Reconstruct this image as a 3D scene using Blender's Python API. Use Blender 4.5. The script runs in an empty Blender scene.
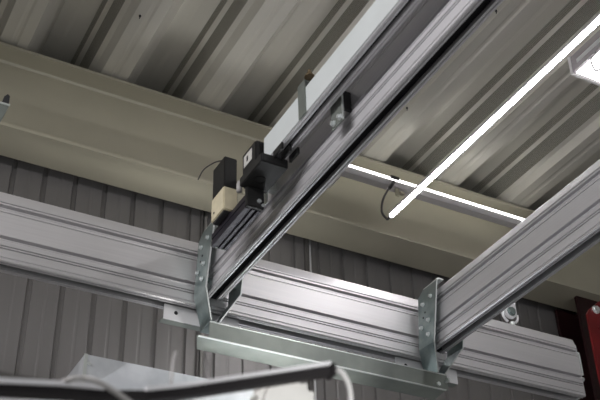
import bpy, bmesh, math, random
from mathutils import Vector, Matrix
random.seed(4)
S = bpy.context.scene
COL = S.collection
PI = math.pi

# ---------------------------------------------------------------- camera frame
F = 1044.04
CW = Matrix(((0.8800, -0.2550, -0.4020), (-0.4750, -0.5170, -0.7120), (-0.0260, 0.8180, -0.5750)))
q = CW.to_quaternion(); q.normalize(); CW = q.to_matrix()
CAM = Vector((0, 0, 1.6))
def ray(px, py): return CW @ Vector((px - 300, -(py - 200), -F))
def atY(px, py, y): r = ray(px, py); return CAM + r * (y / r.y)
def atX(px, py, x): r = ray(px, py); return CAM + r * (x / r.x)
def atZ(px, py, z): r = ray(px, py); return CAM + r * ((z - 1.6) / r.z)

# ---------------------------------------------------------------- materials
def mat(name, col, rough=.5, metal=0.0, var=0.0, vscale=8.0, bump=0.0, bscale=60.0, stretch=None, emit=None, estr=0.0, spec=.5, col2=None, rvar=0.0, aniso=0.0):
    m = bpy.data.materials.new(name); m.use_nodes = True
    nt = m.node_tree; N = nt.nodes; L = nt.links
    b = N['Principled BSDF']
    b.inputs['Base Color'].default_value = (*col, 1)
    b.inputs['Roughness'].default_value = rough
    b.inputs['Metallic'].default_value = metal
    b.inputs['Specular IOR Level'].default_value = spec
    tc = N.new('ShaderNodeTexCoord'); mp = N.new('ShaderNodeMapping')
    L.new(tc.outputs['Object'], mp.inputs['Vector'])
    if stretch: mp.inputs['Scale'].default_value = stretch
    if var or col2:
        nz = N.new('ShaderNodeTexNoise'); nz.inputs['Scale'].default_value = vscale; nz.inputs['Detail'].default_value = 5
        L.new(mp.outputs[0], nz.inputs['Vector'])
        mx = N.new('ShaderNodeMix'); mx.data_type = 'RGBA'
        c2 = col2 or tuple(max(0, c * (1 - var)) for c in col)
        mx.inputs[6].default_value = (*col, 1); mx.inputs[7].default_value = (*c2, 1)
        rp = N.new('ShaderNodeMapRange'); rp.inputs['From Min'].default_value = .35; rp.inputs['From Max'].default_value = .65
        L.new(nz.outputs[0], rp.inputs['Value']); L.new(rp.outputs[0], mx.inputs[0]); L.new(mx.outputs[2], b.inputs['Base Color'])
        if rvar:
            r2 = N.new('ShaderNodeMapRange'); r2.inputs['To Min'].default_value = rough - rvar; r2.inputs['To Max'].default_value = rough + rvar
            L.new(nz.outputs[0], r2.inputs['Value']); L.new(r2.outputs[0], b.inputs['Roughness'])
    if bump:
        n2 = N.new('ShaderNodeTexNoise'); n2.inputs['Scale'].default_value = bscale
        L.new(mp.outputs[0], n2.inputs['Vector'])
        bp = N.new('ShaderNodeBump'); bp.inputs['Strength'].default_value = bump; bp.inputs['Distance'].default_value = .002
        L.new(n2.outputs[0], bp.inputs['Height']); L.new(bp.outputs[0], b.inputs['Normal'])
    if emit:
        b.inputs['Emission Color'].default_value = (*emit, 1); b.inputs['Emission Strength'].default_value = estr
    return m

M = {}
M['alu'] = mat('anodised_aluminium', (.72, .71, .73), .42, .6)
M['alu_x'] = mat('anodised_aluminium_brushed', (.70, .69, .70), .46, .65, var=.06, vscale=4, stretch=(.6, 30, 30))
M['alu_y'] = mat('anodised_aluminium_drawn', (.72, .715, .735), .42, .6, var=.05, vscale=4, stretch=(30, .4, 30))
M['white_panel'] = mat('pale_painted_metal', (.62, .66, .66), .45, .0, var=.05)
M['zinc'] = mat('zinc_plated_steel', (.38, .44, .43), .38, .8, col2=(.22, .28, .275), vscale=14, bump=.15, bscale=30)
M['zinc_bar'] = mat('zinc_plated_bar', (.255, .28, .255), .45, .6, col2=(.195, .215, .20), vscale=9)
M['zinc_edge'] = mat('pale_steel_edge', (.72, .76, .74), .35, .7)
M['galv'] = mat('galvanised_duct_sheet', (.74, .77, .80), .42, .6, col2=(.62, .65, .68), vscale=16, rvar=.05)
M['bolt'] = mat('bright_bolt_steel', (.88, .92, .92), .32, .8)
M['brass'] = mat('tarnished_bolt', (.16, .12, .07), .5, .6)
M['beam'] = mat('cream_painted_steel', (.45, .425, .33), .40, .0, var=.10, vscale=2.5, bump=.1, bscale=8)
M['deck'] = mat('steel_deck_coating', (.64, .62, .555), .44, .30, var=.06, vscale=3, stretch=(4, .5, 4))
def perforated(name, col, hole, scale):
    m = mat(name, col, .5, .2); nt = m.node_tree; N = nt.nodes; L = nt.links
    tc = N.new('ShaderNodeTexCoord'); v = N.new('ShaderNodeTexVoronoi'); v.inputs['Scale'].default_value = scale; v.inputs['Randomness'].default_value = 0
    L.new(tc.outputs['Object'], v.inputs['Vector'])
    r = N.new('ShaderNodeMapRange'); r.inputs['From Min'].default_value = .34; r.inputs['From Max'].default_value = .42
    L.new(v.outputs['Distance'], r.inputs['Value'])
    x = N.new('ShaderNodeMix'); x.data_type = 'RGBA'; x.inputs[6].default_value = (*hole, 1); x.inputs[7].default_value = (*col, 1)
    L.new(r.outputs[0], x.inputs[0]); L.new(x.outputs[2], N['Principled BSDF'].inputs['Base Color'])
    return m
M['deck_holes'] = perforated('perforated_deck_web', (.37, .36, .315), (.08, .08, .073), 420)
M['wall'] = mat('grey_coated_wall_sheet', (.225, .217, .213), .38, .3, var=.08, vscale=2, stretch=(5, 1, .5))
M['black'] = mat('black_plastic', (.014, .014, .014), .5, 0, var=.3)
M['dark_alu'] = mat('black_anodised_aluminium', (.030, .027, .038), .36, .4, var=.2, stretch=(18, 1, 18))
M['chain'] = mat('black_chain_plastic', (.02, .02, .022), .4)
M['cream'] = mat('cream_plastic', (.66, .60, .43), .5, 0, var=.12, vscale=30)
M['label'] = mat('white_label', (.55, .55, .52), .6)
M['lamp'] = mat('lit_diffuser', (.9, .9, .9), .5, emit=(1.0, .97, .99), estr=58)
M['lamp2'] = mat('lit_panel', (.9, .9, .9), .5, emit=(1.0, .98, 1.0), estr=3.5)
M['strip'] = mat('lit_strip', (.9, .9, .9), .5, emit=(1.0, .99, .97), estr=5)
M['housing'] = mat('lamp_housing', (.62, .60, .62), .35, .3)
M['lum_side'] = mat('luminaire_housing', (.36, .34, .35), .35, .3)
M['cable'] = mat('dark_cable', (.035, .032, .035), .5)
M['grey_cable'] = mat('grey_cable', (.38, .37, .36), .55)
M['white_cable'] = mat('pale_cable', (.62, .61, .60), .5)
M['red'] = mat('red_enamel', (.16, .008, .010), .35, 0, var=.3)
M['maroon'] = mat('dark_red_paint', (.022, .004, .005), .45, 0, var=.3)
M['slot'] = mat('black_parts_and_slot_shade', (.012, .012, .014), .6)
M['arm'] = mat('black_lacquered_bar', (.016, .014, .015), .6, spec=.3)
M['arm_top'] = mat('pale_bar_trim', (.86, .86, .88), .4, .2)
M['offwhite'] = mat('offwhite_plastic', (.74, .73, .70), .5, var=.06, vscale=20)
M['plate'] = mat('white_coated_plate', (.74, .74, .75), .4, .1)
M['concrete'] = mat('concrete', (.50, .49, .47), .6, 0, var=.2, vscale=3, bump=.3, bscale=20)
M['pane'] = mat('added_pane_glow', (.9, .9, .9), .2, emit=(.92, .96, 1.0), estr=3.0)
M['grey_pvc'] = mat('grey_conduit', (.33, .32, .30), .5)
M['dark_seam'] = mat('dark_flashing', (.10, .095, .09), .5)

# ---------------------------------------------------------------- mesh helpers
def obj(name, bm, m, parent=None, smooth=False, kind=None):
    me = bpy.data.meshes.new(name)
    bmesh.ops.recalc_face_normals(bm, faces=bm.faces)
    bm.to_mesh(me); bm.free()
    o = bpy.data.objects.new(name, me); COL.objects.link(o)
    me.materials.append(M[m])
    if smooth:
        for p in me.polygons: p.use_smooth = True
    if parent:
        o.parent = parent
        o.matrix_parent_inverse = Matrix.Translation(-parent.location)
    if kind: o['kind'] = kind
    return o
def thing(name, label, cat, loc, group=None):
    o = bpy.data.objects.new(name, None); COL.objects.link(o); o.location = loc
    o.empty_display_size = .1
    o['label'] = label; o['category'] = cat
    if group: o['group'] = group
    return o
def tag(o, label, cat, group=None):
    o['label'] = label; o['category'] = cat
    if group: o['group'] = group
    return o
def prism(bm, pts, a, b, axis):
    """closed section extruded from a to b; axis 'X': pts=(y,z), 'Y': (x,z), 'Z': (x,y)"""
    def mk(p, t): return {'X': (t, p[0], p[1]), 'Y': (p[0], t, p[1]), 'Z': (p[0], p[1], t)}[axis]
    A = [bm.verts.new(mk(p, a)) for p in pts]; B = [bm.verts.new(mk(p, b)) for p in pts]
    n = len(pts)
    for i in range(n): bm.faces.new((A[i], A[(i + 1) % n], B[(i + 1) % n], B[i]))
    bm.faces.new(A[::-1]); bm.faces.new(B)
    return bm
def box(bm, x0, x1, y0, y1, z0, z1, bev=0.0):
    g = bmesh.ops.create_cube(bm, size=1)
    bmesh.ops.scale(bm, vec=(x1 - x0, y1 - y0, z1 - z0), verts=g['verts'])
    bmesh.ops.translate(bm, vec=((x0 + x1) / 2, (y0 + y1) / 2, (z0 + z1) / 2), verts=g['verts'])
    if bev:
        es = list({e for v in g['verts'] for e in v.link_edges})
        bmesh.ops.bevel(bm, geom=es, offset=bev, segments=2, affect='EDGES')
    return bm
def new(): return bmesh.new()
def hexa(bm, P):
    """P: 4 points and 4 matching points"""
    v = [bm.verts.new(p) for p in P]
    for f in ((0, 1, 2, 3), (7, 6, 5, 4), (0, 4, 5, 1), (1, 5, 6, 2), (2, 6, 7, 3), (3, 7, 4, 0)): bm.faces.new([v[i] for i in f])
    return bm
def bar(bm, a, b, w, h, up=Vector((0, 0, 1))):
    a = Vector(a); b = Vector(b); d = (b - a).normalized(); s = d.cross(up).normalized() * w / 2; u = s.cross(d).normalized() * h / 2
    return hexa(bm, [a - s - u, a + s - u, a + s + u, a - s + u, b - s - u, b + s - u, b + s + u, b - s + u])
def cyl(bm, c, axis, r, h, n=20, r2=None):
    """axis vector, centre c"""
    g = bmesh.ops.create_cone(bm, cap_ends=True, segments=n, radius1=r, radius2=r if r2 is None else r2, depth=h)
    rot = Vector((0, 0, 1)).rotation_difference(Vector(axis).normalized()).to_matrix().to_4x4()
    bmesh.ops.transform(bm, matrix=Matrix.Translation(c) @ rot, verts=g['verts'])
    return bm
def tube(bm, pts, r, n=10, sub=8):
    pts = [Vector(p) for p in pts]
    P = []
    ext = [pts[0] * 2 - pts[1]] + pts + [pts[-1] * 2 - pts[-2]]
    for i in range(1, len(ext) - 2):
        p0, p1, p2, p3 = ext[i - 1:i + 3]
        for k in range(sub):
            t = k / sub
            P.append(.5 * ((2 * p1) + (-p0 + p2) * t + (2 * p0 - 5 * p1 + 4 * p2 - p3) * t * t + (-p0 + 3 * p1 - 3 * p2 + p3) * t ** 3))
    P.append(pts[-1])
    rings = []; u = Vector((0.13, .21, 1)).normalized()
    for i, p in enumerate(P):
        d = (P[min(i + 1, len(P) - 1)] - P[max(i - 1, 0)]).normalized()
        s = d.cross(u); s = s.normalized() if s.length > 1e-4 else d.orthogonal().normalized()
        w = s.cross(d)
        rings.append([bm.verts.new(p + (s * math.cos(2 * PI * k / n) + w * math.sin(2 * PI * k / n)) * r) for k in range(n)])
    for a, b in zip(rings, rings[1:]):
        for k in range(n): bm.faces.new((a[k], a[(k + 1) % n], b[(k + 1) % n], b[k]))
    bm.faces.new(rings[0][::-1]); bm.faces.new(rings[-1])
    return bm

# ---------------------------------------------------------------- the setting
YW = 3.87
ZD = 4.92        # underside of the deck ribs
o = obj('floor', box(new(), -4, 8, -5, 5, -.1, 0), 'concrete', kind='structure')

# ceiling: trapezoidal steel deck running along Y
bm = new(); pitch = .478; sec = []
prof = [(0, 0), (.046, 0), (.057, .004), (.069, .004), (.080, 0), (.125, 0), (.225, .17), (.280, .17), (.300, .1665), (.372, .17),
        (.382, .128), (.404, .120), (.428, .044), (.452, .036)]
x = 1.47 - pitch * 9
for k in range(22):
    for (dx, dz) in prof: sec.append((x + k * pitch + dx, ZD + dz))
top = [(px, pz + .010) for px, pz in reversed(sec)]
A = [bm.verts.new((p[0], -4.5, p[1])) for p in sec]; B = [bm.verts.new((p[0], YW + .06, p[1])) for p in sec]
C2 = [bm.verts.new((p[0], -4.5, p[1] + .008)) for p in sec]; D2 = [bm.verts.new((p[0], YW + .06, p[1] + .008)) for p in sec]
for i in range(len(sec) - 1):
    f = bm.faces.new((A[i], A[i + 1], B[i + 1], B[i])); f.material_index = 1 if i % len(prof) in (9, 11) else 0
    bm.faces.new((C2[i], C2[i + 1], D2[i + 1], D2[i]))
    bm.faces.new((A[i], A[i + 1], C2[i + 1], C2[i])); bm.faces.new((B[i], B[i + 1], D2[i + 1], D2[i]))
o = obj('ceiling', bm, 'deck', kind='structure'); o.data.materials.append(M['deck_holes'])

# back wall: vertical ribbed sheet over a plinth
bm = new(); wp = .1415; sec = []
x = 1.003 - wp * 30
while x < 6:
    sec += [(x - .014, YW), (x - .009, YW + .014), (x + .009, YW + .014), (x + .0115, YW), (x + wp * .46, YW), (x + wp * .50, YW + .001), (x + wp * .54, YW + .001), (x + wp * .58, YW)]
    x += wp
full = sec + [(sec[-1][0], YW + .08), (sec[0][0], YW + .08)]
prism(bm, full, 3.12, 5.2, 'Z')
box(bm, sec[0][0], 1.42, YW, YW + .08, 0, 3.12); box(bm, 2.15, sec[-1][0], YW, YW + .08, 0, 3.12); box(bm, 1.42, 2.15, YW, YW + .08, 0, 1.9)
obj('wall_back', bm, 'wall', kind='structure')
bm = new()
for a in ((1.42, 1.47, 1.9, 3.12), (2.10, 2.15, 1.9, 3.12), (1.47, 2.10, 1.9, 1.95), (1.47, 2.10, 3.07, 3.12)): box(bm, a[0], a[1], YW - .01, YW + .07, a[2], a[3])
w = obj('added_window_1', bm, 'plate', kind='structure')  # unseen window, added so its glow brightens the channel underside
obj('pane', box(new(), 1.47, 2.10, YW + .03, YW + .04, 1.95, 3.07), 'pane', w)
obj('trim_1', box(new(), 1.628, 1.638, YW - .012, YW, 3.12, 4.9), 'dark_seam', kind='structure')
obj('trim_2', box(new(), 2.196, 2.216, YW - .016, YW, 3.12, 4.9), 'dark_seam', kind='structure')
t = thing('wall_conduit', 'thin grey vertical conduit on the wall just right of the dark seam left of centre', 'conduit', (1.652, YW - .012, 3.12))
obj('conduit_pipe', cyl(new(), (1.652, YW - .012, 3.99), (0, 0, 1), .008, 1.74), 'grey_pvc', t, True)
for z in (3.4, 4.3): obj('conduit_clip', box(new(), 1.640, 1.664, YW - .024, YW, z, z + .012), 'grey_pvc', t)
t = thing('wall_conduit', 'slim pale vertical conduit on the wall beside the dark seam right of centre', 'conduit', (2.226, YW - .01, 3.12))
obj('conduit_pipe', cyl(new(), (2.226, YW - .01, 3.99), (0, 0, 1), .006, 1.74), 'plate', t, True)
for z in (3.5, 4.25): obj('conduit_clip', box(new(), 2.216, 2.236, YW - .02, YW, z, z + .012), 'grey_pvc', t)

# cream I-beam under the deck
YB = 3.60; ZB0 = 4.450; ZB1 = 4.905
sec = [(YB, ZB0), (YB + .21, ZB0), (YB + .21, ZB0 + .016), (YB + .120, ZB0 + .020), (YB + .111, ZB0 + .03), (YB + .111, ZB1 - .03), (YB + .120, ZB1 - .020), (YB + .21, ZB1 - .015), (YB + .21, ZB1),
       (YB, ZB1), (YB, ZB1 - .015), (YB + .09, ZB1 - .020), (YB + .099, ZB1 - .03), (YB + .099, ZB0 + .03), (YB + .09, ZB0 + .020), (YB, ZB0 + .016)]
tag(obj('steel_beam', prism(new(), sec, -4, 7, 'X'), 'beam'), 'big cream painted I-beam running under the ribbed steel ceiling', 'beam')

# ---------------------------------------------------------------- aluminium profiles
def profile(w, H, g1, g2, g3, ch):
    """half visible side then mirrored: list of (u, z); u=0 is the visible side, u=w the far one"""
    def groove(z0, z1, d, lip):
        if lip: return [(0, z0 - .0045), (-.0018, z0 - .004), (-.0018, z0), (d, z0 + .0003), (d, z1 - .0003), (-.0018, z1), (-.0018, z1 + .004), (0, z1 + .0045)]
        return [(0, z0), (d, z0 + .0003), (d, z1 - .0003), (0, z1)]
    L = [(w * .09, .038), (w * .09, .010), (w * .29, .010), (w * .29, 0), (w * .20, 0), (w * .195, .006), (w * .13, .006), (w * .125, 0), (.004, 0), (0, .003)]
    L += groove(.0105, .0155, .004, False)
    L += groove(g3 - .0105, g3 - .0055, .012, False) + groove(g3 - .001, g3 + .004, .012, False)
    L += groove(g2 - .0068, g2 + .0068, .026, True)
    L += groove(g1 - .0235, g1 - .0200, .006, False)
    L += groove(g1 - .0068, g1 + .0068, .026, True)
    L += groove(g1 + .0145, g1 + .0185, .010, False)
    L += [(0, g1 + .0225), (w * ch, H - .003), (w * (ch + .04), H)]
    R = [(w - u, z) for u, z in reversed(L)]
    return L + R
def side_beam(sec, x0, y0, y1, z0, parent, name='profile'):
    return obj(name, prism(new(), [(x0 + u, z0 + z) for u, z in sec], y0, y1, 'Y'), 'alu_y', parent)

# cross rail along the wall
RY = 3.0; RZ = 3.430
P = profile(.078, .275, .208, .088, .055, .17)
t = thing('crane_rail', 'long silver aluminium rail running along the wall behind both hanging brackets', 'rail', (1.0, RY, RZ))
obj('rail_profile', prism(new(), [(RY + u, RZ + z) for u, z in P], -1.2, 3.05, 'X'), 'alu_x', t)
obj('slot_shade', box(new(), -1.2, 3.015, RY + .0085, RY + .0695, RZ + .030, RZ + .034), 'slot', t)  # black sheet in the hollow slot stands in for its shade
bm = new(); box(bm, 3.05, 3.056, RY + .004, RY + .074, RZ + .008, RZ + .245, .002)
e = obj('end_cap', bm, 'plate', t)
for z in (.085, .205):
    obj('cap_screw', cyl(new(), (3.060, RY + .012, RZ + z), (1, 0, 0), .010, .009, 14), 'bolt', e)
bm = new(); box(bm, 3.0565, 3.062, RY - .002, RY + .008, RZ + .10, RZ + .20, .001)
obj('end_strip', bm, 'zinc_edge', t)

# two beams running towards the camera
BP = profile(.066, .240, .184, .086, .057, .13)
B1X, B2X, BZ = 1.272, 2.232, 3.448
for bx, lab in ((B1X, 'left aluminium crane beam, seen from below beside the black drive unit'), (B2X, 'right aluminium crane beam with broad silver side, crossing the right edge')):
    t = thing('crane_beam', lab, 'beam', (bx, 2.96, BZ))
    side_beam(BP, bx, -2.6, 2.965, BZ, t, 'beam_profile')
    obj('slot_shade', box(new(), bx + .0075, bx + .0585, -2.6, 2.96, BZ + .030, BZ + .034), 'slot', t)  # shade inside the beam slot, put in as a black sheet
    obj('end_cap', box(new(), bx + .004, bx + .062, 2.965, 2.969, BZ + .006, BZ + .205, .001), 'slot', t)

# ---------------------------------------------------------------- galvanised stirrup brackets
def bracket(dx, lab):
    t = thing('beam_bracket', lab, 'bracket', (2.27 + dx, 2.93, 3.352), 'galvanised stirrups at the beam ends')
    th = .005
    def plate(sx, xt, xb, nm):
        """outer faces xt (upper) and xb (bottom); sx = direction towards the middle"""
        bm = new()
        prof_ = [(2.832, 2.950, 3.690), (2.888, 2.992, 3.452), (2.958, 3.050, 3.358)]
        rows = []
        # top back corner is clipped
        pts = [(xt, 2.832, 3.690), (xt, 2.925, 3.692), (xt, 2.962, 3.672), (xt, 2.992, 3.456), (xb, 3.040, 3.358), (xb, 2.955, 3.358), (xt, 2.890, 3.448)]
        up = [pts[0], pts[1], pts[2], pts[3], pts[6]]; lo = [pts[6], pts[3], pts[4], pts[5]]
        off = sx * th
        def solid(poly):
            a = [bm.verts.new(p) for p in poly]; b = [bm.verts.new((p[0] + off, p[1], p[2])) for p in poly]
            n = len(poly)
            bm.faces.new(a); bm.faces.new(b[::-1])
            for i in range(n): bm.faces.new((a[i], a[(i + 1) % n], b[(i + 1) % n], b[i]))
        solid([(p[0] + dx, p[1], p[2]) for p in up]); solid([(p[0] + dx, p[1], p[2]) for p in lo])
        bmesh.ops.remove_doubles(bm, verts=bm.verts, dist=1e-5)
        o = obj(nm, bm, 'zinc', t)
        # front edge coloured paler for the light it catches
        bm = new()
        e0 = (xt + dx, 2.8315, 3.690); e1 = (xt + dx, 2.8895, 3.448); e2 = (xb + dx, 2.9545, 3.358)
        for a, b in ((e0, e1), (e1, e2)):
            a = Vector(a); b = Vector(b)
            hexa(bm, [a, a + Vector((off, 0, 0)), a + Vector((off, .0025, 0)), a + Vector((0, .0025, 0)), b, b + Vector((off, 0, 0)), b + Vector((off, .0025, 0)), b + Vector((0, .0025, 0))])
        bmesh.ops.translate(bm, vec=(0, -.001, 0), verts=bm.verts)
        obj('plate_edge', bm, 'zinc_edge', o)
        return o
    l = plate(1, 2.200, 2.252, 'side_plate'); r = plate(-1, 2.339, 2.288, 'side_plate')
    # top lip bent over the beam
    bm = new(); pr = [(2.200, 3.690), (2.204, 3.700), (2.214, 3.706), (2.236, 3.704), (2.236, 3.699), (2.216, 3.700), (2.208, 3.696), (2.205, 3.688)]
    prism(bm, [(p[0] + dx, p[1]) for p in pr], 2.832, 2.925, 'Y'); obj('top_lip', bm, 'zinc_edge', t)
    bm = new(); box(bm, 2.250 + dx, 2.290 + dx, 2.955, 3.040, 3.352, 3.358); obj('bottom_plate', bm, 'zinc', t)
    for (y, z) in ((2.875, 3.640), (2.930, 3.628), (2.905, 3.548), (2.955, 3.535), (2.915, 3.490)):
        b = new(); cyl(b, (2.197 + dx, y, z), (1, 0, 0), .009, .003, 18); cyl(b, (2.1925 + dx, y, z), (1, 0, 0), .0065, .008, 6)
        obj('bolt', b, 'bolt', t)
    for (y, z) in ((2.925, 3.592), (2.94, 3.575)):
        obj('bolt_hole', cyl(new(), (2.1995 + dx, y, z), (1, 0, 0), .004, .0015, 12), 'slot', t)
    # spacers that clamp the beam
    for z in (3.50, 3.60):
        obj('spacer', cyl(new(), (2.218 + dx, 2.93, z), (1, 0, 0), .010, .027, 12), 'zinc', t); obj('spacer', cyl(new(), (2.316 + dx, 2.93, z), (1, 0, 0), .010, .036, 12), 'zinc', t)
    return t
bracket(0, 'right galvanised bracket holding the right beam end, bolt heads facing left')
bracket(-.957, 'left galvanised bracket holding the left beam end below the black drive')

# clamp plates under the rail behind each bracket
for x0, x1, lab in ((1.150, 1.440, 'white clamp plate under the rail at the left bracket, one hole showing'), (2.115, 2.405, 'white clamp plate under the rail at the right bracket')):
    t = thing('clamp_plate', lab, 'clamp plate', (x0, 3.03, 3.36), 'clamp plates under the rail')
    obj('front_plate', box(new(), x0, x1, 3.033, 3.038, 3.372, 3.4298), 'plate', t)
    bm = new(); box(bm, x0 - .004, x1, 3.038, 3.070, 3.372, 3.377); obj('bottom_flange', bm, 'zinc_bar', t)  # flange coloured darker than the plate to imitate shade underneath
    for x in (x0 + .045,): obj('plate_hole', cyl(new(), (x, 3.0326, 3.402), (0, 1, 0), .007, .002, 16), 'slot', t)

# zinc channel joining the brackets
t = thing('cross_channel', 'greenish zinc channel joining both brackets below the silver rail', 'channel', (1.76, 2.955, 3.29))
a0, a1 = 1.240, 2.300; zt = 3.352; zb = 3.288
obj('front_web', box(new(), a0 + .05, a1 - .01, 2.952, 2.957, zb, zt), 'zinc_bar', t)
obj('top_edge', box(new(), a0 + .05, a1 - .01, 2.9505, 2.9575, zt - .003, zt + .001), 'zinc_edge', t)
obj('bottom_flange', prism(new(), [(a0 + .005, 2.957), (a1 - .02, 2.957), (a1 - .01, 3.048), (a0 + .045, 3.048)], zb - .001, zb + .004, 'Z'), 'zinc_bar', t)
obj('fold_edge', box(new(), a0 + .01, a1 - .02, 2.950, 2.956, zb - .003, zb + .001), 'zinc_edge', t)
bm = new(); cyl(bm, (2.245, 2.949, 3.305), (0, 1, 0), .009, .008, 6); obj('bolt', bm, 'bolt', t)
bm = new(); cyl(bm, (2.285, 2.944, 3.325), (0, 1, 0), .008, .03, 12); obj('bolt', bm, 'bolt', t)

# ---------------------------------------------------------------- drive rail with motors beside the left beam
DX0, DX1, DZ0, DZ1 = 1.180, 1.228, 3.560, 3.660
t = thing('drive_rail', 'slim rail with pale white side fixed to the left beam', 'rail', (DX0, 2.2, DZ0))
w = .048
sec = [(.018, .020), (.018, .004), (.016, 0), (.010, 0), (.0095, .003), (.0075, .003), (.007, 0), (.001, 0), (0, .001), (0, .0985), (.002, .1)]
sec = sec + [(w - u, z) for u, z in reversed(sec)]
obj('rail_profile', prism(new(), [(DX0 + u, DZ0 + z) for u, z in sec], -2.6, 2.30, 'Y'), 'alu_y', t)
obj('side_panel', box(new(), DX0 - .003, DX0, -2.6, 2.305, DZ0 + .006, DZ1), 'white_panel', t)
obj('slot_shade', box(new(), DX0 + .018, DX0 + .030, -2.6, 2.23, DZ0 + .014, DZ0 + .019), 'slot', t)  # black sheet for the shade in the drive rail slot

t = thing('hanger_strap', 'flat galvanised strap across the pale side of the drive rail', 'strap', (DX0 - .006, 2.06, DZ0))
obj('strap', box(new(), DX0 - .007, DX0 - .003, 2.030, 2.072, DZ0 + .004, DZ1 + .03), 'zinc_bar', t)
bm = new(); box(bm, DX0 - .007, DX0 + .05, 2.030, 2.072, DZ1 + .026, DZ1 + .030); obj('strap_top', bm, 'zinc_bar', t)
bm = new(); p = (DX0 + .006, 2.020, DZ1 + .042); cyl(bm, p, (0, 0, 1), .012, .010, 6); cyl(bm, (p[0], p[1], p[2] - .006), (0, 0, 1), .016, .003, 18); cyl(bm, (p[0], p[1], p[2] + .012), (0, 0, 1), .005, .02, 10)
obj('bolt', bm, 'brass', t)

t = thing('joining_plate', 'dark galvanised plate with two bolts joining drive rail and left beam', 'plate', (1.25, 2.02, 3.56))
obj('plate', box(new(), 1.236, 1.240, 1.930, 1.992, 3.485, 3.605), 'zinc_bar', t)
obj('plate_edge', box(new(), 1.2355, 1.2405, 1.927, 1.930, 3.485, 3.605), 'zinc_edge', t)
obj('dark_strip', box(new(), 1.240, 1.272, 1.934, 1.942, 3.53, 3.60), 'slot', t)  # narrow dark strip between plate and beam
for y, z in ((1.975, 3.500), (1.938, 3.498)):
    b = new(); cyl(b, (1.233, y, z), (1, 0, 0), .010, .004, 16); cyl(b, (1.228, y, z), (1, 0, 0), .0065, .010, 6); obj('bolt', b, 'bolt', t)

# gear motor block
t = thing('gear_motor', 'black gear motor with white label at the end of the drive rail', 'motor', (1.19, 2.3, 3.5))
bm = new(); box(bm, 1.158, 1.2025, 2.325, 2.425, 3.535, 3.668, .006)
for k in range(4): box(bm, 1.166 + k * .009, 1.170 + k * .009, 2.321, 2.326, 3.55, 3.655)
obj('motor_housing', bm, 'black', t)
bm = new(); box(bm, 1.194, 1.212, 2.306, 2.325, 3.58, 3.684, .003)
obj('cooling_housing', bm, 'black', t)
obj('label_plate', box(new(), 1.1565, 1.158, 2.352, 2.408, 3.606, 3.650), 'label', t)
bm = new(); box(bm, 1.1560, 1.1566, 2.378, 2.388, 3.618, 3.638); obj('label_print', bm, 'slot', t)
bm = new(); box(bm, 1.132, 1.224, 2.235, 2.388, 3.512, 3.545, .003)
obj('mount_block', bm, 'black', t)
bm = new()
g = []
for r0, r1 in ((.019, .0165),):
    n = 28; vo = [bm.verts.new((1.172 + r0 * math.cos(2 * PI * k / n), 2.326 + r0 * math.sin(2 * PI * k / n), 3.5095)) for k in range(n)]
    vi = [bm.verts.new((1.172 + r1 * math.cos(2 * PI * k / n), 2.326 + r1 * math.sin(2 * PI * k / n), 3.5095)) for k in range(n)]
    vo2 = [bm.verts.new((v.co.x, v.co.y, 3.512)) for v in vo]; vi2 = [bm.verts.new((v.co.x, v.co.y, 3.512)) for v in vi]
    for k in range(n):
        j = (k + 1) % n
        bm.faces.new((vo[k], vo[j], vi[j], vi[k])); bm.faces.new((vo[k], vo[j], vo2[j], vo2[k])); bm.faces.new((vi[k], vi[j], vi2[j], vi2[k])); bm.faces.new((vo2[k], vo2[j], vi2[j], vi2[k]))
obj('bearing_ring', bm, 'black', t)
bm = new()
for x0 in (1.172, 1.1995, 1.227): box(bm, x0, x0 + .008, 2.18, 2.236, 3.535, 3.559, .001)
obj('guide_comb', bm, 'black', t)
bm = new(); box(bm, 1.148, 1.209, 2.368, 2.384, 3.437, 3.512, .003); obj('gearbox', bm, 'black', t)
for y, z, r in ((2.3425, 3.462, .008), (2.3425, 3.462 + .004, .004)):
    pass
b = new(); cyl(b, (1.190, 2.366, 3.462), (0, 1, 0), .007, .006, 16); obj('bolt', b, 'bolt', t)
b = new(); cyl(b, (1.203, 2.366, 3.450), (0, 1, 0), .005, .006, 16); obj('bolt', b, 'bolt', t)
b = new(); cyl(b, (1.142, 2.41, 3.525), (0, 0, 1), .009, .03, 16); cyl(b, (1.142, 2.41, 3.543), (0, 0, 1), .006, .014, 16); obj('cable_gland', b, 'grey_cable', t, True)
bm = new(); box(bm, 1.243, 1.247, 2.418, 2.440, 3.505, 3.600); box(bm, 1.247, 1.272, 2.405, 2.425, 3.55, 3.590); obj('support_strap', bm, 'zinc_edge', t)

# black anodised track and drag chain running on to the left bracket
t = thing('drive_track', 'black anodised track under the drag chain ending at the left bracket', 'track', (1.2, 2.6, 3.43))
sec = [(1.180, 3.432), (1.196, 3.432), (1.198, 3.438), (1.212, 3.438), (1.214, 3.432), (1.226, 3.432), (1.228, 3.440), (1.236, 3.440), (1.238, 3.432), (1.252, 3.432), (1.252, 3.480), (1.180, 3.480), (1.180, 3.462), (1.184, 3.460), (1.184, 3.452), (1.180, 3.450)]
sec = [(1.150 + (p[0] - 1.18) * .76, p[1] + .005) for p in sec]
obj('track_profile', prism(new(), sec, 2.385, 2.635, 'Y'), 'dark_alu', t)
bm = new(); prism(bm, [(1.150, 3.440), (1.205, 3.440), (1.205, 3.482), (1.150, 3.482)], 2.635, 2.640, 'Y'); obj('end_stop', bm, 'zinc_bar', t)
t = thing('drag_chain', 'black plastic cable chain with open links lying on the black track', 'cable chain', (1.2, 2.6, 3.48))
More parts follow.
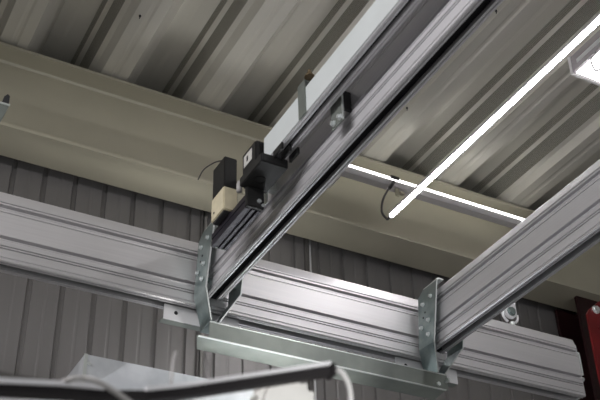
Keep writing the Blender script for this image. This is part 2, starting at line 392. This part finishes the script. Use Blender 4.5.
for k in range(9):
    y = 2.40 + k * .0325
    bm = new()
    box(bm, 1.178, 1.182, y, y + .024, 3.4855, 3.512, .001); box(bm, 1.204, 1.208, y, y + .024, 3.4805, 3.512, .002)
    box(bm, 1.182, 1.204, y + .006, y + .014, 3.507, 3.512); box(bm, 1.182, 1.204, y + .006, y + .014, 3.4855, 3.489)
    box(bm, 1.204, 1.204 + .004, y + .022, y + .034, 3.494, 3.504)
    obj('chain_link', bm, 'chain', t)

# second motor: black cover on a cream gearbox
t = thing('servo_motor', 'tall black motor box standing on a cream gearbox beside the drag chain', 'motor', (1.15, 2.57, 3.5))
bm = new(); box(bm, 1.126, 1.176, 2.493, 2.589, 3.494, 3.584, .003); obj('gearbox', bm, 'cream', t)
bm = new(); box(bm, 1.128, 1.174, 2.495, 2.587, 3.584, 3.708, .003); obj('motor_cover', bm, 'black', t)
obj('cover_screw', cyl(new(), (1.1255, 2.565, 3.52), (1, 0, 0), .004, .002, 12), 'slot', t)
bm = new(); tube(bm, [(1.15, 2.52, 3.706), (1.15, 2.535, 3.722), (1.135, 2.585, 3.744), (1.115, 2.635, 3.740), (1.100, 2.648, 3.700)], .0022, 8)
obj('loose_wire', bm, 'cable', t, True)
obj('foot_plate', box(new(), 1.130, 1.177, 2.50, 2.58, 3.4855, 3.494), 'chain', t)

# ---------------------------------------------------------------- lamps
TE = atY(390, 217, 3.3)     # far end of the hanging tube
tx, tz = TE.x, TE.z
t = thing('tube_lamp', 'lit LED tube running towards the viewer below the ribbed ceiling', 'lamp', (tx, 3.3, tz))
r = .0100
bm = new(); n = 20
arc = [(tx + r * math.cos(a), tz + r * math.sin(a)) for a in [(-PI * 1.08) + k * (PI * 1.16) / n for k in range(n + 1)]]
prism(bm, arc, .2, 3.288, 'Y'); obj('diffuser', bm, 'lamp', t)
bm = new(); box(bm, tx - .010, tx + .010, .2, 3.288, tz + .0036, tz + .022, .002); obj('housing', bm, 'housing', t)
bm = new(); prism(bm, [(tx + (r + .001) * math.cos(2 * PI * k / 24), tz + .004 + (r + .003) * math.sin(2 * PI * k / 24)) for k in range(24)], 3.288, 3.298, 'Y'); obj('end_cap', bm, 'white_cable', t)
for y in (.4, 1.55):
    obj('suspension_wire', cyl(new(), (tx, y, (tz + .022 + ZD) / 2), (0, 0, 1), .0006, ZD - tz - .022, 6), 'grey_cable', t)

SY = 3.50
p0 = atY(345, 170, SY); p1 = atY(530, 222, SY)
sz = (p0.z + p1.z) / 2 - .0
t = thing('strip_lamp', 'lit strip lamp in front of the cream beam, between the two crane beams', 'lamp', ((p0.x + p1.x) / 2, SY, sz))
bm = new(); box(bm, p0.x - .12, p1.x + .02, SY, SY + .045, sz - .026, sz + .014, .002); obj('housing', bm, 'housing', t)
bm = new(); box(bm, p0.x - .115, p1.x + .015, SY - .004, SY + .02, sz + .0145, sz + .026, .001); obj('diffuser', bm, 'strip', t)
for x in (p0.x + .02, p1.x - .02):
    obj('mounting_clip', box(new(), x, x + .008, SY + .045, YB + .099, sz + .008, sz + .013), 'housing', t)

pc = atY(398, 183, SY - .03)
t = thing('lamp_cable', 'dark cable looping from the tube lamp end up to the strip lamp', 'cable', pc)
bm = new(); tube(bm, [Vector((tx - .004, 3.30, tz - .004)), atY(387, 219, 3.34), atY(382, 212, 3.38), atY(383, 200, 3.42), atY(389, 188, 3.46), atY(393, 184, SY - .012)], .0055, 10)
obj('cable_sheath', bm, 'cable', t, True)
bm = new(); tube(bm, [atY(389.5, 188, 3.455), atY(393.5, 182, 3.475)], .010, 10, 2); obj('connector', bm, 'cable', t, True)
bm = new(); box(bm, atY(390, 181, SY).x, atY(398, 181, SY).x, SY - .014, SY - .004, sz + .016, sz + .030); obj('cable_tie', bm, 'cable', t)
pk = atY(403, 194, 3.46)
t = thing('wall_clip', 'small grey clip hanging behind the tube lamp below the strip lamp', 'clip', pk)
bm = new(); box(bm, pk.x - .012, pk.x + .012, SY + .005, SY + .009, sz - .075, sz - .026); box(bm, pk.x + .010, pk.x + .035, SY - .01, SY + .009, sz - .065, sz - .050); obj('clip_body', bm, 'beam', t)

# rectangular luminaire at the top right
LZ = 4.60
lp = atZ(574, 73, LZ)
t = thing('panel_luminaire', 'bright rectangular luminaire with rounded silver end at the top right', 'lamp', (lp.x + .1, lp.y - .4, LZ))
bm = new(); prism(bm, [(lp.x - .004, LZ + .004), (lp.x, LZ), (lp.x + .26, LZ), (lp.x + .264, LZ + .004), (lp.x + .262, LZ + .095), (lp.x + .002, LZ + .095)], lp.y - 1.3, lp.y, 'Y')
obj('housing', bm, 'lum_side', t)
obj('diffuser', box(new(), lp.x + .006, lp.x + .252, lp.y - 1.29, lp.y - .008, LZ - .004, LZ), 'lamp2', t)
bm = new(); prism(bm, [(lp.x - .008, LZ - .002), (lp.x - .004, LZ - .006), (lp.x + .262, LZ - .006), (lp.x + .268, LZ + .004), (lp.x + .266, LZ + .098), (lp.x - .004, LZ + .098)], lp.y, lp.y + .012, 'Y'); obj('end_cap', bm, 'white_cable', t)
obj('side_highlight', box(new(), lp.x - .004, lp.x + .004, lp.y - .19, lp.y - .03, LZ + .030, LZ + .055, .002), 'bolt', t)  # bright strip modelled in place of a highlight on the housing side
bm = new(); tube(bm, [atZ(596, 52, LZ - .02), atZ(591, 60, LZ - .02), atZ(595, 70, LZ - .02), atZ(600, 69, LZ - .02), atZ(604, 62, LZ - .006)], .003, 8); obj('hook_wire', bm, 'dark_seam', t, True)
for y in (lp.y - .2, lp.y - 1.1): obj('suspension_wire', cyl(new(), (lp.x + .13, y, (LZ + .095 + ZD) / 2), (0, 0, 1), .002, ZD - LZ - .095, 8), 'grey_cable', t)

# ---------------------------------------------------------------- suspension eye above the rail
hp = atY(509, 313, 3.035)
t = thing('suspension_eye', 'pale suspension lug with ring on top of the rail right of the right bracket', 'suspension fitting', (hp.x, 3.035, 3.70))
bm = new(); n = 20; R = .030
pts = [(hp.x - .024, 4.44), (hp.x - R, hp.z)] + [(hp.x + R * math.cos(a), hp.z + R * math.sin(a)) for a in [PI + k * PI / n for k in range(1, n)]] + [(hp.x + R, hp.z), (hp.x + .034, 4.44)]
pts[0] = (hp.x - .022, hp.z + .16); pts[-1] = (hp.x + .030, hp.z + .16)
prism(bm, pts, 3.020, 3.034, 'Y'); obj('lug', bm, 'plate', t)
b = new(); cyl(b, (hp.x, 3.014, hp.z), (0, 1, 0), .017, .012, 6); cyl(b, (hp.x, 3.018, hp.z), (0, 1, 0), .021, .004, 20); obj('bolt', b, 'zinc', t)
for s in (-1, 1):
    bm = new()
    ring = [Vector((hp.x + s * .040 * math.cos(a), 3.030, hp.z - .012 + .040 * math.sin(a))) for a in [PI * .05 - k * PI * .40 / 6 for k in range(7)]]
    tube(bm, ring, .006, 10, 3)
    obj('ring', bm, 'plate', t, True)
b = new(); cyl(b, (hp.x + .004, 3.03, 3.712), (0, 0, 1), .011, .026, 16); cyl(b, (hp.x + .004, 3.03, 3.700), (0, 0, 1), .018, .006, 16); obj('stud', b, 'bolt', t, True)
obj('support_arm', box(new(), hp.x - .015, hp.x + .022, 3.034, 3.034 + .03, hp.z + .06, hp.z + .15), 'zinc', t)

# ---------------------------------------------------------------- red steelwork at the right
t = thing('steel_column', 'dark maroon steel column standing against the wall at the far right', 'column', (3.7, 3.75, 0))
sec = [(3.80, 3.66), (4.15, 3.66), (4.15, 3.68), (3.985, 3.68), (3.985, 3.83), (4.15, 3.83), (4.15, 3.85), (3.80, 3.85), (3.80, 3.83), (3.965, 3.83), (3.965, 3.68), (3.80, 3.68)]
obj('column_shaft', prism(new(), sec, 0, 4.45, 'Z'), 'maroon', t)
rp = atY(587, 312, 3.2)
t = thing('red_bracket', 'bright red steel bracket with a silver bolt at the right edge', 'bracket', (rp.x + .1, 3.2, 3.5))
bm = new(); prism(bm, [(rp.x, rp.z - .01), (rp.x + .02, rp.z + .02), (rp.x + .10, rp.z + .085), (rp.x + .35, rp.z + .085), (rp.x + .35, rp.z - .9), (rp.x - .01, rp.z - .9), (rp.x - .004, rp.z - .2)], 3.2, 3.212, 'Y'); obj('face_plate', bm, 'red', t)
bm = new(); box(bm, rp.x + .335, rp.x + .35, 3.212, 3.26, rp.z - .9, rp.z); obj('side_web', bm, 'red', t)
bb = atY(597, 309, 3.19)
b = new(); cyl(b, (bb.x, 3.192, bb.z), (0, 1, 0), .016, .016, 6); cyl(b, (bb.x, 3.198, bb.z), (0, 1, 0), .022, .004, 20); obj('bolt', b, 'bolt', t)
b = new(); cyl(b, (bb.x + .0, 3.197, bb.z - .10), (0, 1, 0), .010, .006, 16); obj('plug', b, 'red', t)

# ---------------------------------------------------------------- duct and foreground at the bottom
t = thing('sheet_metal_duct', 'galvanised sheet metal duct box at the lower left in front of the wall', 'duct', (1.3, 3.2, 3.0))
dp = atY(85, 354, 3.1)
bm = new(); box(bm, dp.x, 1.72, 3.1, 3.36, dp.z - .30, dp.z)
obj('duct_body', bm, 'galv', t)
bm = new(); box(bm, dp.x - .002, dp.x + .010, 3.097, 3.1, dp.z - .30, dp.z + .001); obj('corner_seam', bm, 'zinc_edge', t)
rv = atY(89, 364, 3.1); b = new(); cyl(b, (rv.x, 3.097, rv.z), (0, 1, 0), .007, .004, 16); obj('rivet', b, 'bolt', t)

AY = 1.2
t = thing('bent_arm', 'blurred black bent arm with pale top trim crossing the bottom edge', 'arm', atY(150, 392, AY))
K = [atY(-25, 385.5, AY), atY(60, 390, AY), atY(118, 394, AY), atY(150, 394, AY), atY(185, 391, AY), atY(332, 369, AY)]
def ribbon(pts, th_lo, th_hi, d0, d1):
    """vertical bar following pts: from -th_lo to +th_hi in z, depth d0..d1"""
    bm = new(); R_ = []
    for p in pts:
        R_.append([bm.verts.new((p.x, p.y + d0, p.z - th_lo)), bm.verts.new((p.x, p.y + d1, p.z - th_lo)), bm.verts.new((p.x, p.y + d1, p.z + th_hi)), bm.verts.new((p.x, p.y + d0, p.z + th_hi))])
    for a, b in zip(R_, R_[1:]):
        for k in range(4): bm.faces.new((a[k], a[(k + 1) % 4], b[(k + 1) % 4], b[k]))
    bm.faces.new(R_[0][::-1]); bm.faces.new(R_[-1])
    return bm
obj('arm_body', ribbon(K, .008, .0055, 0, .016), 'arm', t)
K2 = [atY(-25, 380, AY), atY(60, 384, AY), atY(104, 388, AY)]
obj('arm_trim', ribbon(K2, .003, .0035, -.003, .012), 'arm_top', t)
K3 = [atY(146, 389.5, AY), atY(185, 385.5, AY), atY(330, 363.5, AY)]
obj('arm_trim', ribbon(K3, .0025, .003, -.003, .012), 'arm_top', t)
bm = new(); e = atY(332, 369, AY); box(bm, e.x - .001, e.x + .006, AY - .003, AY + .018, e.z - .010, e.z + .009, .001); obj('arm_end', bm, 'arm', t)
K4 = [atY(-25, 366, 1.45), atY(10, 374.5, 1.45), atY(40, 379, 1.45), atY(64, 381, 1.45)]
t2 = tag(obj('tapering_strip', ribbon(K4, .012, .002, 0, .01), 'dark_seam'), 'dark tapering strip behind the bent arm at the lower left corner', 'strip')

t = tag(obj('drooping_cable', tube(new(), [atY(333, 369, AY + .008), atY(341, 372, 1.2), atY(347, 381, 1.2), atY(350, 392, 1.2), atY(351, 410, 1.2)], .0042, 12), 'white_cable', None, True), 'pale blurred cable drooping from the right end of the black arm', 'cable')
t = tag(obj('arching_cable', tube(new(), [atY(58, 384, 1.26), atY(70, 379.5, 1.2 - .02), atY(84, 378.5, 1.17), atY(98, 382, 1.16), atY(114, 391, 1.16), atY(132, 404, 1.16)], .0035, 12), 'grey_cable', None, True), 'grey blurred cable arching over the left part of the black arm', 'cable')
t = tag(obj('hanging_cord', tube(new(), [atY(204, 352, 1.22), atY(206, 362, 1.22), atY(211, 383, 1.205)], .0022, 10), 'dark_seam', None, True), 'short dark cord standing on the black arm near the duct end', 'cord')
t = tag(obj('hanging_cord', tube(new(), [atY(176, 352, 1.22), atY(173, 362, 1.22), atY(171, 384, 1.205)], .0020, 10), 'grey_cable', None, True), 'short pale cord in front of the galvanised duct', 'cord')

# lower arm piece and round toothed object
bm = new(); gc = atY(289, 409, 1.32); n = 20; ring = []
Ro = .058
for k in range(n * 4):
    a = 2 * PI * k / (n * 4); rr = Ro if (k % 4) in (0, 1) else Ro - .006
    ring.append((gc.x + rr * math.cos(a), gc.z + rr * math.sin(a)))
ring2 = [(gc.x + (Ro - .014) * math.cos(2 * PI * k / 40), gc.z + (Ro - .014) * math.sin(2 * PI * k / 40)) for k in range(40)]
t = thing('toothed_wheel', 'round off-white toothed wheel, out of focus under the black arm', 'wheel', (gc.x, 1.32, gc.z))
obj('rim', prism(bm, ring, 1.32, 1.345, 'Y'), 'offwhite', t)
obj('hub', prism(new(), ring2, 1.314, 1.32, 'Y'), 'offwhite', t)
lp2 = atY(40, 399, 1.5)
bm = new(); K5 = [atY(-30, 400, 1.5), atY(70, 404, 1.5), atY(128, 410, 1.5)]
t = tag(obj('lower_rail', ribbon(K5, .03, .011, 0, .02), 'arm_top'), 'pale rail at the very bottom edge under the black arm', 'rail')

# small channel end at the left edge
cp = atY(9.5, 105, 2.5); c1 = atY(8, 108, 2.5); c2 = atY(0, 122, 2.5); c3 = atY(-12, 130, 2.5)
t = thing('channel_end', 'grey steel channel end with black plug at the left edge, on the cream beam side', 'channel', (cp.x - .1, 2.5, cp.z))
bm = new(); prism(bm, [(cp.x - .20, cp.z), (cp.x, cp.z), (c1.x, c1.z), (c2.x, c2.z), (c3.x, c3.z), (cp.x - .20, c3.z)], 2.5, 2.53, 'Y'); obj('channel', bm, 'zinc_bar', t)
q0, q1, q2, q3, q4 = atY(1.5, 103.5, 2.5), atY(9, 104, 2.5), atY(10, 96, 2.5), atY(8, 94, 2.5), atY(4.5, 96, 2.5)
bm = new(); prism(bm, [(p.x, p.z) for p in (q0, q1, q2, q3, q4)], 2.5, 2.52, 'Y'); obj('plug', bm, 'slot', t)
obj('channel_lip', box(new(), cp.x - .2, cp.x + .001, 2.497, 2.5, cp.z - .005, cp.z + .001), 'zinc_edge', t)
obj('hanger_rod', cyl(new(), (cp.x - .15, 2.515, (cp.z + ZD) / 2), (0, 0, 1), .006, ZD - cp.z + .01, 10), 'zinc', t)

# small screws in the deck ribs
for (px, py, lab) in ((140, 16, 'tiny dark screw in the ceiling rib at the upper left'), (496, 11, 'tiny dark screw in the ceiling beside the left crane beam, near the top edge'), (407, 108, 'tiny dark screw in the ceiling beside the left crane beam, above the strip lamp')):
    p = atZ(px, py, ZD - .006)
    b = new(); cyl(b, p, (0, 0, 1), .005, .008, 8); cyl(b, p + Vector((0, 0, -.010)), (.3, .2, 1), .002, .018, 8)
    tag(obj('ceiling_screw', b, 'slot'), lab, 'screw', 'screws in the steel deck')

# ---------------------------------------------------------------- light
def area(name, loc, rot, sx, sy, power, col=(1, 1, 1)):
    l = bpy.data.lights.new(name, 'AREA'); l.shape = 'RECTANGLE'; l.size = sx; l.size_y = sy; l.energy = power; l.color = col
    o = bpy.data.objects.new(name, l); COL.objects.link(o); o.location = loc; o.rotation_euler = rot
    return o
# workshop lamps further back in the hall, at lamp height, plus a low upward fill added to brighten undersides
area('hall_lamp', (-1.3, 1.2, 4.4), (0, math.radians(-16), 0), .25, 2.6, 125, (1, .97, .98))
area('hall_lamp', (3.6, -1.6, 4.3), (0, 0, 0), .15, 2.4, 30, (1, .97, .97))
area('underside_fill', (1.6, -2.2, .9), (math.radians(118), 0, 0), 3.5, 1.4, 30, (.94, .97, 1))  # added fill from below, no such source in the hall
def aimed(name, loc, target, size, power, spread, col=(1, 1, 1)):
    o = area(name, loc, (0, 0, 0), size, size, power, col)
    o.rotation_euler = (Vector(target) - Vector(loc)).to_track_quat('-Z', 'Y').to_euler(); o.data.spread = math.radians(spread)
    return o
aimed('work_lamp', (1.66, 2.72, 2.55), (1.58, 3.08, 3.24), .12, 2.0, 62, (1, .99, .97))
aimed('wheel_fill', (.85, .75, 1.85), (gc.x, 1.3, gc.z), .12, .30, 50, (1, .99, .97))  # unseen fill light added to brighten the toothed wheel
W = bpy.data.worlds.new('hall'); S.world = W; W.use_nodes = True
bg = W.node_tree.nodes['Background']; bg.inputs[0].default_value = (.86, .88, .92, 1); bg.inputs[1].default_value = .07

# ---------------------------------------------------------------- camera
cd = bpy.data.cameras.new('camera'); co = bpy.data.objects.new('camera', cd); COL.objects.link(co)
cd.sensor_fit = 'HORIZONTAL'; cd.sensor_width = 36; cd.lens = F / 600 * 36
co.matrix_world = Matrix.Translation(CAM) @ CW.to_4x4()
cd.dof.use_dof = True; cd.dof.focus_distance = 4.25; cd.dof.aperture_fstop = 6.3
cd.clip_start = .05
S.camera = co
S.view_settings.view_transform = 'Standard'; S.view_settings.look = 'None'; S.view_settings.gamma = 1; S.view_settings.use_curve_mapping = False
S.view_settings.exposure = 0
